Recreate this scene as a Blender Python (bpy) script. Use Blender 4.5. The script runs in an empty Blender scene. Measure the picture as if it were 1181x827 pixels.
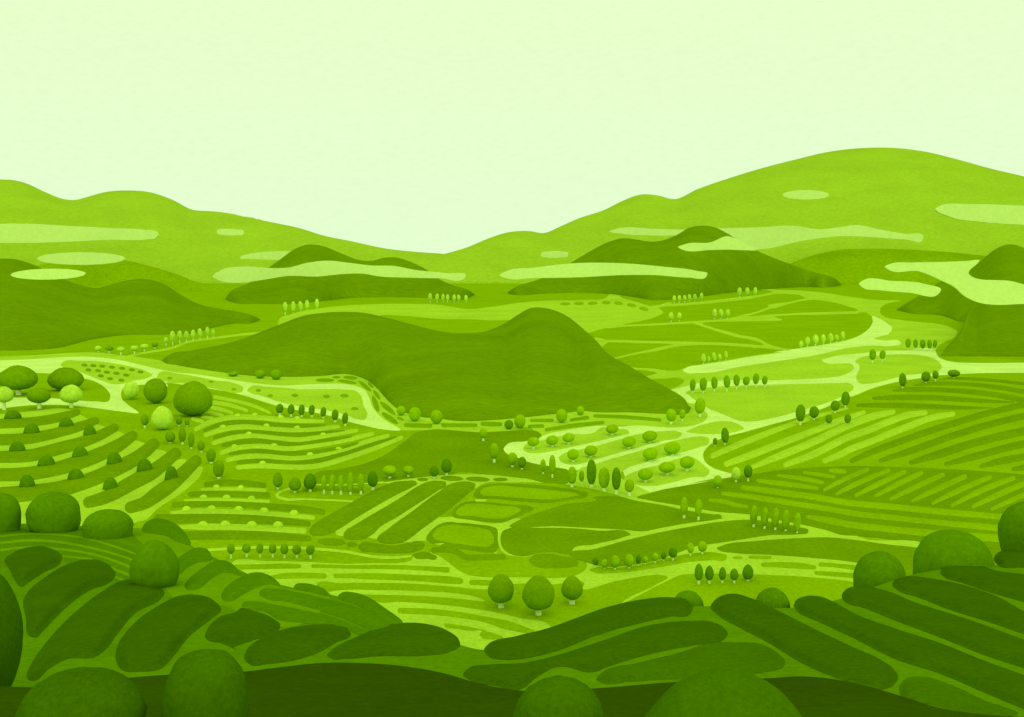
import bpy, math, random
import numpy as np
from mathutils import Vector, noise
from mathutils.geometry import delaunay_2d_cdt
random.seed(7)
scn = bpy.context.scene
COL = scn.collection

# ------------------------------------------------------------------ camera
W, H, F = 1181.0, 827.0, 1265.0          # reference frame and focal length in its pixels
CZ = 120.0                               # eye height above the valley floor
PITCH = math.atan(113.5 / F)             # horizon lies 113.5 px above the middle
cam = bpy.data.objects.new('camera', bpy.data.cameras.new('camera'))
COL.objects.link(cam); scn.camera = cam
cam.location = (0, 0, CZ); cam.rotation_euler = (math.pi/2 - PITCH, 0, 0)
cam.data.sensor_width = 36; cam.data.lens = 36*F/W
cam.data.clip_start = 1; cam.data.clip_end = 60000
CP, SP = math.cos(PITCH), math.sin(PITCH)
def ray(px, py):
    """world direction with Y = 1 of the line of sight at a point of the frame"""
    x = (px - W/2)/F; y = -(py - H/2)/F
    Y = CP + y*SP; Z = -SP + y*CP
    return x/Y, Z/Y
# three ground surfaces: z = a - b*Y
VALLEY = (0.0, 0.0); SLOPE = (86.0, 0.115); KNOLL = (92.0, 0.10)
def hit(surf, px, py, h=0.0):
    a, b = surf; x, z = ray(px, py)
    Y = (a + h - CZ)/(z + b)
    return Vector((x*Y, Y, CZ + z*Y))
def at_depth(px, py, Y):
    x, z = ray(px, py)
    return Vector((x*Y, Y, CZ + z*Y))
LIFT = 0.000014
def lift(surf, px, py, lv):
    return min(lv*LIFT*hit(surf, px, py).y + lv*0.004, 3)
SHEETS = [0]

# ------------------------------------------------------------------ outlines
TILES = dict(px=(0,0,1), t1=(0,190,3.937), t2=(240,230,3.937), t3=(540,200,3.937), t4=(840,160,3.446),
 a1=(0,370,5.905), a2=(180,370,5.905), a3=(340,370,5.905), a4=(0,450,5.905), a5=(180,450,5.905), a6=(0,560,5.905),
 a7=(180,530,5.905), b1=(340,480,5.905), b2=(520,440,5.905), b3=(500,540,5.905), b4=(360,590,5.905), b5=(200,620,5.905),
 b6=(680,440,5.905), b7=(660,560,5.905), b8=(700,330,5.905), c1=(860,320,5.905), c2=(981,320,5.905), c3=(800,430,5.905),
 c4=(981,410,5.905), c5=(981,510,5.905), c6=(820,530,5.905), c7=(0,617,3.937), c8=(260,617,3.937), d1=(520,617,3.937),
 d2=(700,617,3.937), d3=(881,617,3.937), d4=(981,560,5.905), d5=(640,330,7.38), d6=(560,480,7.38))
def parse(spec):
    """list of (x, y, width) in frame units from a compact survey string"""
    out = []; ox, oy, k = 0, 0, 1; w = 0
    for tok in spec.split():
        if tok in TILES: ox, oy, k = TILES[tok]
        elif tok[0] == 'w': w = float(tok[1:])
        else:
            x, y = tok.split(','); out.append((ox+float(x)/k, oy+float(y)/k, w/k))
    return out
def catmull(P, closed, step=2.2):
    P = [np.array(p, float) for p in P]; n = len(P); out = []
    rng = range(n) if closed else range(n-1)
    for i in rng:
        if closed: a, b, c, d = P[i-1], P[i], P[(i+1) % n], P[(i+2) % n]
        else: a, b, c, d = P[max(i-1,0)], P[i], P[i+1], P[min(i+2,n-1)]
        # centripetal-ish: tangents limited by the local chord
        L = np.linalg.norm(c[:2]-b[:2])
        def tan(p, q, r):
            l1 = np.linalg.norm(q[:2]-p[:2])+1e-6; l2 = np.linalg.norm(r[:2]-q[:2])+1e-6
            t = ((q-p)/l1*l2 + (r-q)/l2*l1)/(l1+l2)
            return t*L
        m0, m1 = tan(a, b, c), tan(b, c, d)
        k = max(1, int(L/step))
        for j in range(k):
            t = j/k; t2, t3 = t*t, t*t*t
            out.append((2*t3-3*t2+1)*b + (t3-2*t2+t)*m0 + (-2*t3+3*t2)*c + (t3-t2)*m1)
    if not closed: out.append(P[-1])
    return out
def closed_poly(spec, step=2.2):
    return [(p[0], p[1]) for p in catmull(parse(spec), True, step)]
def stroke_poly(spec, step=2.2):
    C = catmull(parse(spec), False, step); n = len(C)
    L, R = [], []
    for i, c in enumerate(C):
        d = C[min(i+1,n-1)][:2]-C[max(i-1,0)][:2]; d = d/(np.linalg.norm(d)+1e-9)
        nrm = np.array((-d[1], d[0])); r = max(c[2]/2, .3)
        L.append(c[:2]+nrm*r); R.append(c[:2]-nrm*r)
        if i == 0: d0, r0 = d, r
        if i == n-1: d1_, r1 = d, r
    out = list(L)
    for j in range(1, 6):                                    # round end
        a = math.pi*j/6; nrm = np.array((-d1_[1], d1_[0]))
        out.append(C[-1][:2] + nrm*r1*math.cos(a) + d1_*r1*math.sin(a)*.9)
    out += R[::-1]
    for j in range(1, 6):
        a = math.pi*j/6; nrm = np.array((-d0[1], d0[0]))
        out.append(C[0][:2] - nrm*r0*math.cos(a) - d0*r0*math.sin(a)*.9)
    return [(float(p[0]), float(p[1])) for p in out]
def ellipse_poly(cx, cy, w, h, rot=0, n=18):
    r = math.radians(rot); o = []
    for i in range(n):
        a = 2*math.pi*i/n; x = w/2*math.cos(a); y = h/2*math.sin(a)
        o.append((cx+x*math.cos(r)-y*math.sin(r), cy+x*math.sin(r)+y*math.cos(r)))
    return o
def outline(spec):
    """spec: 's:' stroke, 'e:tile cx,cy,w,h,rot' oval, otherwise a closed outline"""
    if spec.startswith('s:'): return stroke_poly(spec[2:])
    if spec.startswith('e:'):
        t, v = spec[2:].split(); ox, oy, k = TILES[t]; v = [float(q) for q in v.split(',')]
        return ellipse_poly(ox+v[0]/k, oy+v[1]/k, v[2]/k, v[3]/k, v[4] if len(v) > 4 else 0)
    return closed_poly(spec)
def tri(poly, spacing):
    A = np.array(poly); B = np.roll(A, -1, 0)
    keep = np.linalg.norm(B-A, axis=1) > .05
    A = A[keep]; B = np.roll(A, -1, 0)
    x0, y0 = A.min(0); x1, y1 = A.max(0)
    pts = []
    y = y0 + spacing*.5; row = 0
    while y < y1:
        x = x0 + spacing*(.5 if row % 2 else 0)
        while x < x1: pts.append((x, y)); x += spacing
        y += spacing*.866; row += 1
    pts = np.array(pts) if pts else np.zeros((0,2))
    def inside(p):
        c = np.zeros(len(p), bool)
        for a, b in zip(A, B):
            cond = ((a[1] > p[:,1]) != (b[1] > p[:,1]))
            with np.errstate(divide='ignore', invalid='ignore'):
                xi = (b[0]-a[0])*(p[:,1]-a[1])/(b[1]-a[1]+1e-12)+a[0]
            c ^= cond & (p[:,0] < xi)
        return c
    def dist(p):
        d = np.full(len(p), 1e9)
        for a, b in zip(A, B):
            ab = b-a; t = np.clip(((p-a)@ab)/(ab@ab+1e-12), 0, 1)
            q = p-(a+t[:,None]*ab); d = np.minimum(d, np.hypot(q[:,0], q[:,1]))
        return d
    if len(pts): pts = pts[inside(pts)]
    if len(pts): pts = pts[dist(pts) > spacing*.38]
    allp = [Vector(p) for p in A] + [Vector(p) for p in pts]
    n = len(A)
    v, e, f, *_ = delaunay_2d_cdt(allp, [], [list(range(n))], 1, 1e-5)
    V = np.array([(q[0], q[1]) for q in v])
    C = np.array([V[list(t)].mean(0) for t in f]) if len(f) else np.zeros((0,2))
    ok = inside(C)
    f = [t for t, o in zip(f, ok) if o]
    return V, dist(V), f

# ------------------------------------------------------------------ materials
def lin(c):
    c = c/255
    return c/12.92 if c <= .04045 else ((c+.055)/1.055)**2.4
SKY = (0.80, 1.0, 0.60)
MATS = {}
GAIN = dict(flat=1.13, hill=1.22, mount=1.32, vert=1.07, dome=0.86)
def mat(rgb, dist=700, kind='flat', amp=.12, stretch=1.0, name='green', trans=0):
    """procedural surface: a base colour with a fine grain whose size suits how far away it stands"""
    key = (rgb, dist, kind, amp, stretch, trans)
    if key in MATS: return MATS[key]
    m = bpy.data.materials.new(name); m.use_nodes = True; nt = m.node_tree; N = nt.nodes
    b = N['Principled BSDF']; b.inputs['Roughness'].default_value = 1; b.inputs['Specular IOR Level'].default_value = 0
    g = GAIN[kind]
    lit = [s*.8 + .2 for s in SKY]       # sky and sun together
    col = [min(lin(c)/(l*g), .95) for c, l in zip(rgb, lit)]
    geo = N.new('ShaderNodeNewGeometry'); mp = N.new('ShaderNodeMapping')
    mp.inputs['Scale'].default_value = (1/stretch, 1, 1)
    nt.links.new(geo.outputs['Position'], mp.inputs['Vector'])
    n1 = N.new('ShaderNodeTexNoise'); n1.inputs['Scale'].default_value = 1/(5.0*dist/F)
    n1.inputs['Detail'].default_value = 4; n1.inputs['Roughness'].default_value = .78
    n2 = N.new('ShaderNodeTexNoise'); n2.inputs['Scale'].default_value = 1/(70*dist/F)
    n2.inputs['Detail'].default_value = 3
    for q in (n1, n2): nt.links.new(mp.outputs['Vector'], q.inputs['Vector'])
    add = N.new('ShaderNodeMath'); add.operation = 'MULTIPLY_ADD'; add.inputs[1].default_value = .45
    nt.links.new(n2.outputs['Fac'], add.inputs[0]); nt.links.new(n1.outputs['Fac'], add.inputs[2])
    mr = N.new('ShaderNodeMapRange'); mr.inputs['From Min'].default_value = .45; mr.inputs['From Max'].default_value = 1.0
    mr.inputs['To Min'].default_value = 1-amp*2; mr.inputs['To Max'].default_value = 1+amp*2
    nt.links.new(add.outputs[0], mr.inputs['Value'])
    vm = N.new('ShaderNodeVectorMath'); vm.operation = 'SCALE'; vm.inputs[0].default_value = col
    nt.links.new(mr.outputs[0], vm.inputs['Scale']); nt.links.new(vm.outputs[0], b.inputs['Base Color'])
    if trans:                            # leaves and mist let part of the light through
        tr = N.new('ShaderNodeBsdfTranslucent'); mi = N.new('ShaderNodeMixShader'); mi.inputs[0].default_value = trans
        nt.links.new(vm.outputs[0], tr.inputs['Color']); nt.links.new(b.outputs[0], mi.inputs[1]); nt.links.new(tr.outputs[0], mi.inputs[2])
        nt.links.new(mi.outputs[0], N['Material Output'].inputs['Surface'])
    MATS[key] = m
    return m
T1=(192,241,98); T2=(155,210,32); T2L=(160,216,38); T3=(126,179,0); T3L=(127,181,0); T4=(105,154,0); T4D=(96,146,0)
T5=(78,131,0); T5L=(88,143,0); T6=(60,103,0); T6L=(67,114,0); T7=(50,82,0); TRUNK=(200,238,122)

# ------------------------------------------------------------------ object helpers
def link(name, verts, faces, m, parent=None, smooth=True):
    me = bpy.data.meshes.new(name); me.from_pydata([tuple(v) for v in verts], [], [tuple(f) for f in faces]); me.update()
    me.materials.append(m)
    if smooth: me.polygons.foreach_set('use_smooth', [True]*len(me.polygons))
    o = bpy.data.objects.new(name, me); COL.objects.link(o)
    if parent: o.parent = parent
    return o
def tag(o, label, cat, group=None):
    if not 4 <= len(label.split()) <= 16: print('LONG', label)
    o['label'] = label; o['category'] = cat
    if group: o['group'] = group
    return o
def up(faces, V):
    """orient triangles drawn in frame space so that their normals look up"""
    out = []
    for f in faces:
        a, b, c = (V[i] for i in f[:3])
        s = (b[0]-a[0])*(c[1]-a[1])-(b[1]-a[1])*(c[0]-a[0])
        out.append(tuple(f) if s < 0 else tuple(reversed(f)))
    return out
def sheet(name, spec, m, lv, surf=VALLEY, spacing=14):
    V, D, f = tri(outline(spec), spacing)
    SHEETS[0] += 1; lv = lv + .2*(SHEETS[0] % 5)
    P = [hit(surf, x, y, lift(surf, x, y, lv)) for x, y in V]
    c = P[0].copy(); c.z = 0
    o = link(name, [p-c for p in P], up(f, V), m); o.location = c
    o['kind'] = 'structure'
    return o
def mound(name, spec, m, lv, surf=VALLEY, rim=3.0, fac=.55, spacing=None, poly=None):
    """a planted bed: an outline on the ground swelling to a rounded top"""
    poly = poly or outline(spec)
    sp = spacing or max(1.6, rim*.55)
    V, D, f = tri(poly, sp)
    P = []
    for (x, y), d in zip(V, D):
        t = min(d/rim, 1); Y = hit(surf, x, y).y
        hh = rim*fac*Y/F*t*t*(3-2*t)
        P.append(hit(surf, x, y, lift(surf, x, y, lv)+hh))
    c = sum(P, Vector())/len(P)
    c.z = surf[0]-surf[1]*c.y
    o = link(name, [p-c for p in P], up(f, V), m); o.location = c
    return o
ORD = ['first','second','third','fourth','fifth','sixth','seventh','eighth','ninth','tenth','eleventh','twelfth','thirteenth','fourteenth','fifteenth','sixteenth']
NUM = ['zero','one','two','three','four','five','six','seven','eight','nine','ten','eleven','twelve','thirteen','fourteen','fifteen','sixteen']
def beds(name, cat, group, phrase, order, specs, m, lv, surf=VALLEY, rim=3.0, fac=.55):
    """several alike beds; phrase completes 'second from the left of the ...'"""
    n = len(specs)
    for i, s in enumerate(specs):
        o = mound(name, s, m, lv, surf, rim, fac)
        if n == 1: lab = phrase
        elif i == 0: lab = '%s of the %s' % ({'left':'leftmost','top':'topmost','right':'rightmost'}[order], phrase)
        elif i == n-1: lab = '%s of the %s' % ({'left':'rightmost','top':'lowest','right':'leftmost'}[order], phrase)
        else: lab = '%s from %s of the %s' % (ORD[i], order, phrase)
        tag(o, lab, cat, group if n > 1 else None)

# ------------------------------------------------------------------ light and sky
w = bpy.data.worlds.new('World'); scn.world = w; w.use_nodes = True
nt = w.node_tree; bg = nt.nodes['Background']
tc = nt.nodes.new('ShaderNodeTexCoord'); sx = nt.nodes.new('ShaderNodeSeparateXYZ')
nt.links.new(tc.outputs['Generated'], sx.inputs[0])
mr = nt.nodes.new('ShaderNodeMapRange'); mr.inputs['From Min'].default_value = 0; mr.inputs['From Max'].default_value = .3
nt.links.new(sx.outputs['Z'], mr.inputs['Value'])
mx = nt.nodes.new('ShaderNodeMix'); mx.data_type = 'RGBA'
mx.inputs[6].default_value = (0.79, 1.0, 0.635, 1); mx.inputs[7].default_value = (0.82, 1.0, 0.59, 1)
nt.links.new(mr.outputs[0], mx.inputs[0])
mp = nt.nodes.new('ShaderNodeMapping'); mp.inputs['Scale'].default_value = (130, 130, 330)
nt.links.new(tc.outputs['Generated'], mp.inputs['Vector'])
nz = nt.nodes.new('ShaderNodeTexNoise'); nz.inputs['Scale'].default_value = 1; nz.inputs['Detail'].default_value = 3
nt.links.new(mp.outputs[0], nz.inputs['Vector'])
mr2 = nt.nodes.new('ShaderNodeMapRange'); mr2.inputs['To Min'].default_value = .955; mr2.inputs['To Max'].default_value = 1.045
nt.links.new(nz.outputs['Fac'], mr2.inputs['Value'])
vs = nt.nodes.new('ShaderNodeVectorMath'); vs.operation = 'SCALE'
nt.links.new(mx.outputs[2], vs.inputs[0]); nt.links.new(mr2.outputs[0], vs.inputs['Scale'])
nt.links.new(vs.outputs[0], bg.inputs['Color']); bg.inputs['Strength'].default_value = 1.0
sun = bpy.data.objects.new('sun', bpy.data.lights.new('sun', 'SUN')); COL.objects.link(sun)
sun.data.energy = 1.1; sun.data.angle = math.radians(80); sun.data.color = (1, 1, .93)
sun.rotation_euler = (math.radians(60), 0, math.radians(6))
scn.view_settings.view_transform = 'Standard'; scn.view_settings.look = 'None'
scn.view_settings.exposure = 0; scn.view_settings.gamma = 1

# ------------------------------------------------------------------ ground, mountains, hills
g = link('ground', [(-26000,-800,0),(26000,-800,0),(26000,26000,0),(-26000,26000,0)], [(0,1,2,3)], mat(T3, 900, 'flat'), smooth=False)
g['kind'] = 'structure'
def curve_xy(spec):
    C = catmull([(p[0], p[1], 0) for p in parse(spec)], False, 2.0)
    x = np.array([c[0] for c in C]); y = np.array([c[1] for c in C]); o = np.argsort(x, kind='stable')
    return x[o], y[o]
def hill(name, top, bottom, m, c=2.5, step=3.0, ridge=None):
    tx, ty = curve_xy(top); bx, by = curve_xy(bottom)
    x0, x1 = max(tx[0], bx[0]), min(tx[-1], bx[-1]); n = max(8, int((x1-x0)/step))
    xs = np.linspace(x0, x1, n+1); ts = np.interp(xs, tx, ty); bs = np.interp(xs, bx, by)
    NF, NB = 18, 7; V = []; up_ = Vector((0, 0, .25))
    Yb = np.array([hit(VALLEY, x, b).y for x, b in zip(xs, bs)])
    T = np.array([max(8, c*max(b-t, 0)/F*y) for b, t, y in zip(bs, ts, Yb)])
    def soft(a, px):
        k = max(1, int(px/(xs[1]-xs[0])/2)); ww = np.hanning(2*k+3)[1:-1]; ww /= ww.sum()
        return np.convolve(np.pad(a, k, mode='edge'), ww, 'valid')
    ww_ = np.clip((bs-ts)/30, 0, 1)
    Ys = Yb+(soft(Yb, 400)-Yb)*ww_; T = 8+(soft(T, 200)-8)*np.clip((bs-ts)/12, 0, 1)
    if ridge:                            # the whole crest stands at one distance
        full = np.maximum(ridge-Yb, 8)
        cap = np.array([.5*(hit(VALLEY, x_, t_).y-y_) if t_ > 304 else 1e9 for x_, t_, y_ in zip(xs, ts, Yb)])
        full = np.minimum(full, np.maximum(cap, 4)); T = np.minimum(T, np.maximum(cap, 4)); T = T+(full-T)*soft(np.clip((bs-ts)/45, 0, 1), 30); Ys = Yb
    for x, t, b, y1, y2, th in zip(xs, ts, bs, Yb, Ys, T):
        t = min(t, b)
        V.append(at_depth(x, b, y1) - up_*8)
        for j in range(NF+1):
            u = math.sin(j/NF*math.pi/2)
            q = u; yb = y1+(y2-y1)*q
            V.append(at_depth(x, b+(t-b)*u, yb + th*(.5*u+.5*(1-math.sqrt(max(0, 1-u*u))))) + up_)
        R = V[-1].copy()
        for j in range(1, NB+1):
            u = j/NB
            y_ = R.y+max(th*1.1, 20)*u; zl = CZ+(R.z-CZ)*y_/R.y
            V.append(Vector((R.x*y_/R.y, y_, max(zl, 0)*(1-u)+min(zl, 0)-2.5*u)))
    S = NF+2+NB; Fc = []
    for i in range(n):
        for j in range(S-1):
            a = i*S+j; Fc.append((a, a+S, a+S+1, a+1))
    cc = sum(V, Vector())/len(V); cc.z = 0
    o = link(name, [v-cc for v in V], Fc, m); o.location = cc; o['kind'] = 'structure'
    return o
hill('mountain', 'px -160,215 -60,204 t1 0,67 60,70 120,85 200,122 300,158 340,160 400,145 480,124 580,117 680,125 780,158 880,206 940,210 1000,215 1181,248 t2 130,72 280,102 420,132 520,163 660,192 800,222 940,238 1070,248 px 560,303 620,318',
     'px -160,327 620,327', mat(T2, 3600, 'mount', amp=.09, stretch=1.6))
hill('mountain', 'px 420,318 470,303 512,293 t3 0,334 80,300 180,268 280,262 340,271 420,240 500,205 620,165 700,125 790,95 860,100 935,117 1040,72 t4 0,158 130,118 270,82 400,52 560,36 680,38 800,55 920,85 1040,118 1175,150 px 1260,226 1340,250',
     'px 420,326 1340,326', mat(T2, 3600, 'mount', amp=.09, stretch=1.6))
hill('hill', 'px -120,299 0,303 45,306 60,303 100,300 145,300.5 173,307 203,316 229,326 254,330.5 275,333', 'px -120,336 275,336', mat(T3, 4300, 'hill'))
hill('hill', 'px 850,328.3 885,320 911,304.5 933,296 962,289 1002.5,286.8 1043,287.7 1090,290.6 1142,295.5 1230,301 1300,306', 'px 850,328.3 1300,328.3', mat(T3, 4300, 'hill'))
hill('hill', 'px -120,296 t1 0,427 60,428 120,443 170,462 220,487 290,520 360,545 440,560 520,540 600,522 660,520 740,540 820,590 900,632 1000,655 1100,672 1160,690 1181,703',
     'px -120,405 a1 0,203 200,200 420,180 620,130 830,100 t1 740,772 880,765 980,737 1060,722 1160,715 1181,705', mat(T4, 1700, 'hill', stretch=2), ridge=2500)
hill('hill', 'px 260,344 265,337 288,326 311,308 324,298.6 341.6,286.4 354,282.3 372,283.8 392,291.7 418,300.6 428,301 443,297.3 456,297 474,302.4 494,312.5 505,321 519,328 540,334.6 547.6,339.5',
     'px 260,345.5 268,348.6 301,350.6 340,350.5 372,347.5 405,343.8 433,343 494,343.5 540,344 547.6,340', mat(T4, 3400, 'hill', stretch=2), ridge=4200)
hill('hill', 't3 178,542 200,525 330,478 455,412 560,350 640,310 700,295 760,300 830,310 880,305 940,283 1010,245 1060,237 1110,243 1181,275 px 848,275 872,288.5 911,304.5 938.7,313.8 964.8,322.5 970.6,328',
     't3 178,545 210,552 330,547 500,542 640,548 740,560 830,575 950,572 1181,543 px 927,331.2 960,331 970.6,329', mat(T4, 3600, 'hill', stretch=2), ridge=4800)
hill('hill', 'px 1034,357 1055,344 1087,324 1105,316 1119,311 1133,299.5 1147.6,287.7 1162,282 1171,282.5 1181,286 1220,296 1300,310',
     'px 1034,357.5 1047,361 1089,365 1106,371 1125,374 1300,376', mat(T4, 1700, 'hill', stretch=2), ridge=3000)
hill('hill', 'px 1086,410 1091,401 1104,388 1110,378 1114,366 1121,352 1135,340 1160,330 1300,324', 'px 1086,411 1300,412', mat(T4, 1700, 'hill', stretch=2), ridge=2300)
hill('hill', 'a2 40,268 100,227 240,203 460,160 600,120 730,70 t2 330,567 430,530 530,515 620,511 700,515 800,535 900,562 1000,588 1100,606 1181,608 t3 60,722 150,690 230,640 280,613 330,610 390,622 450,650 520,705 590,770 b8 0,455 160,550 290,630 440,712 530,770 570,827 b6 690,178',
     'a2 40,270 60,287 130,300 250,322 480,355 650,375 860,382 a3 200,375 350,363 430,380 500,410 560,460 640,550 700,600 860,655 1000,668 b2 0,265 300,262 500,245 780,215 930,203 b6 0,205 300,212 520,222 640,225 680,210 690,182', mat(T4, 1000, 'hill', stretch=2.5), c=2.2, ridge=1450)

# ------------------------------------------------------------------ valley floor: fields, meadows, roads, paths
mT1, mT2, mT3, mT3L, mT4 = (mat(T1, 800), mat(T2, 800), mat(T3, 800), mat(T3L, 600), mat(T4, 700))
mP = mat(T2L, 700)
far2, far3 = mat(T2, 2400), mat(T3, 2000)
sheet('meadow', 't2 318,572 322,545 380,520 520,492 700,478 900,474 1060,480 1181,498 t3 100,607 250,585 d5 0,120 150,120 300,115 400,112 440,95 465,68 555,68 555,90 590,105 700,135 820,172 1000,155 1000,172 885,187 915,225 880,240 700,285 580,325 750,320 700,338 480,350 280,398 px 650,380 t3 215,667 100,668 0,662 t2 1060,543 900,530 780,527 px 400,375 330,383', far2, 1)
sheet('path', 's:b8 w18 0,278 200,265 400,255 600,243 800,230 1000,215 1181,205', far2, 3)
sheet('meadow', 'px 690,378 b8 250,150 300,137 450,122 640,105 900,75 1100,55 1135,42 1110,32 1040,24 1100,20 c1 200,82 350,88 500,100 700,130 850,150 1055,162 950,185 915,215 915,240 950,268 1050,288 c2 480,305 600,318 680,340 728,372 715,400 650,435 600,465 580,500 600,540 px 1095,425 1060,434 1020,445 985,462 930,480 870,500 835,530 780,520 760,470 px 690,430', mat(T2, 1200), 1)
F3 = mat(T3, 1400)
sheet('field', 'b8 355,148 385,180 340,205 110,263 350,251 600,238 840,216 960,185 1130,148 c1 150,195 300,165 412,145 390,130 290,113 0,150 b8 700,118 450,138', F3, 3)
sheet('field', 'b8 970,203 1050,180 c1 0,238 25,262', F3, 3)
sheet('field', 'c1 25,263 200,210 350,168 460,152 560,163 700,198 765,225 740,232 500,237 200,250', F3, 3)
sheet('field', 'b8 0,285 150,272 400,262 560,250 620,258 800,325 1000,372 1075,398 1030,405 800,385 500,378 200,375 0,365 px 680,385', F3, 3)
sheet('field', 'b8 650,255 900,240 1181,222 c1 200,270 500,255 700,250 840,250 862,275 858,320 810,375 720,420 600,447 400,480 330,488 130,445 0,402 b8 850,315', F3, 3)
sheet('field', 'b8 0,388 200,390 450,398 250,440 50,487 px 690,408', F3, 3)
sheet('field', 'b8 60,498 300,450 500,410 620,402 800,405 1000,420 1181,440 1000,470 800,505 650,530 530,560 480,572 300,560 150,545', F3, 3)
sheet('field', 'c1 -100,478 0,478 150,485 270,497 100,525 0,540 -120,550', F3, 3)
sheet('field', 'b8 200,575 340,592 260,610', F3, 3)
sheet('field', 'b8 300,640 400,630 500,628 528,645 510,665 430,700 380,710', F3, 3)
for q in ('b8 w14 0,281 120,271 300,262 600,245 850,228 c1 100,265 200,258 450,245 w18 760,239', 'b8 w13 850,220 1000,185 c1 150,212 300,172 430,145',
          'b8 w13 590,248 w18 720,290 870,335 1060,382 c1 130,452 w14 290,492', 'b8 w16 0,373 200,378 400,383 620,388 800,393 1000,408 1181,430',
          'b8 w13 50,492 250,448 450,405 600,389', 'b8 w13 300,143 500,123 700,106 900,82 1060,62 c1 190,106 300,95'):
    sheet('path', 's:'+q, mat(T2, 1400), 4.2)
# the pale road and its branches
sheet('road', 'b8 515,572 540,555 650,535 800,512 950,485 1181,450 c1 200,510 380,480 600,445 720,418 800,380 850,335 867,300 860,264 900,275 960,310 998,350 980,380 920,400 877,415 950,430 1050,435 1058,448 1000,465 860,465 700,480 500,525 250,565 0,602 b8 900,550 700,590 620,592 540,590', mT1, 4)
sheet('road', 'b8 440,712 510,690 600,665 700,650 850,640 1000,640 1181,640 c1 150,700 400,693 560,683 640,672 700,650 740,615 720,592 650,587 540,580 518,565 560,548 640,530 760,520 900,503 1181,498 c2 400,497 575,500 595,538 640,562 700,575 850,582 1181,580 px 1260,418 1260,431 c2 1181,650 900,652 750,658 600,668 450,690 300,715 150,755 0,812 c3 1060,165 900,235 700,305 500,360 340,405 240,430 160,460 100,500 65,550 75,600 120,640 200,670 262,682 258,702 130,722 0,750 b6 800,680 500,735 400,755 325,735 300,715 210,700 b2 1181,700 1170,610 1000,600 900,600 800,605 720,585 520,545 460,520 380,490 358,460 375,435 520,405 600,385 640,365 800,330 1000,303 1181,305 b6 300,300 580,313 720,295 790,262 805,235 780,195 715,150 690,150 570,65', mT1, 4)
for s in ('c2 30,570 60,550 200,530 330,524 480,530 560,550 610,585 622,610 600,635 480,655 380,665 280,690 120,722 60,718 40,695 42,660 62,620 60,600',
          'b8 537,728 560,710 620,698 700,688 900,678 1181,672 c1 150,730 400,725 640,720 710,722 738,745 720,775 c3 1092,95 1070,125 1000,165 870,215 700,265 500,315 400,330 310,325 220,290 80,230 b6 700,112 662,82',
          'b6 660,340 700,320 800,285 880,270 950,272 1030,300 1052,320 1020,335 950,350 830,357 720,352',
          'b2 490,460 510,430 620,400 800,360 1000,330 b6 60,325 200,322 265,335 270,350 220,365 0,418 b2 800,450 650,480 560,488 510,478',
          'b2 735,520 770,490 850,470 b6 0,450 200,395 350,355 500,338 600,340 632,355 615,375 500,403 380,435 200,485 50,528 b2 930,548 820,566 760,552',
          'b6 -10,580 50,558 200,512 400,455 550,410 700,380 780,375 815,390 810,420 750,445 600,490 400,545 215,622 180,700 100,745 0,735 -90,710 -90,640',
          'b6 232,660 260,635 350,600 500,560 620,520 700,515 750,545 790,580 818,610 805,635 700,650 550,690 420,712 330,705 270,690'):
    sheet('meadow', s, mT2, 7.1)
# strip of meadow at the foot of the big hill and the left-hand meadows
sheet('meadow', 'px -90,411 a1 0,242 200,236 500,217 650,214 850,236 930,245 1020,258 1181,285 px 250,420 330,424 400,424 440,440 470,462 540,474 600,472 680,464 770,466 797,470 b6 770,195 803,235 780,265 700,295 580,312 300,302 b2 1000,305 800,332 640,367 590,388 560,380 560,330 400,335 200,345 0,345 a3 900,745 720,746 600,740 480,715 360,685 a2 1181,645 980,610 800,575 600,510 380,462 180,432 60,425 a1 940,430 830,470 825,520 870,570 945,625 800,615 600,585 300,570 0,595 px -90,472', mT2, 2)
sheet('road', 'px -90,417 a1 0,270 200,262 420,247 650,247 820,268 950,298 1181,348 a2 300,368 500,400 700,428 900,440 a3 0,438 200,430 340,430 430,448 480,475 505,520 530,590 600,665 720,744 600,740 480,715 360,685 300,665 160,630 a2 980,612 830,580 700,540 600,510 380,465 180,435 70,428 a1 1140,435 1000,435 940,438 850,450 825,490 830,530 870,570 945,628 850,620 650,595 480,577 300,572 100,585 0,600 px -90,474', mT1, 4)
for s in ('a1 412,300 430,280 550,272 750,285 900,315 1000,345 1037,370 1000,390 900,410 840,428 760,430 700,410 600,370 520,338 430,318',
          'a1 1068,382 1085,355 a2 150,360 400,405 550,430 595,455 590,480 560,490 400,462 200,428 a1 1140,415',
          'a2 620,475 640,450 750,448 950,468 a3 0,468 200,465 340,468 420,480 450,510 470,580 495,640 480,670 420,668 360,645 0,575 a2 870,560 700,505 640,490'):
    sheet('meadow', s, mT2, 6)
sheet('field', 'px -90,432 a1 0,350 250,355 350,360 560,390 650,415 720,460 752,510 745,540 650,548 500,540 350,527 200,522 0,524 px -90,459', mT3, 6)
sheet('path', 's:a1 w15 880,238 1000,215 1181,182 a2 200,150 400,118 600,92 730,80', mT2, 2)
# dark field under the central hill
sheet('field', 'b1 140,390 300,360 450,330 600,270 750,170 830,110 900,95 1181,105 b2 200,347 400,337 540,332 590,340 618,370 600,388 520,405 375,435 358,460 380,490 460,520 520,545 720,585 800,605 830,640 800,700 500,675 300,652 0,640 b1 1050,415 900,425 750,440 600,460 480,468 150,470 95,440', mT4, 5)
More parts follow.
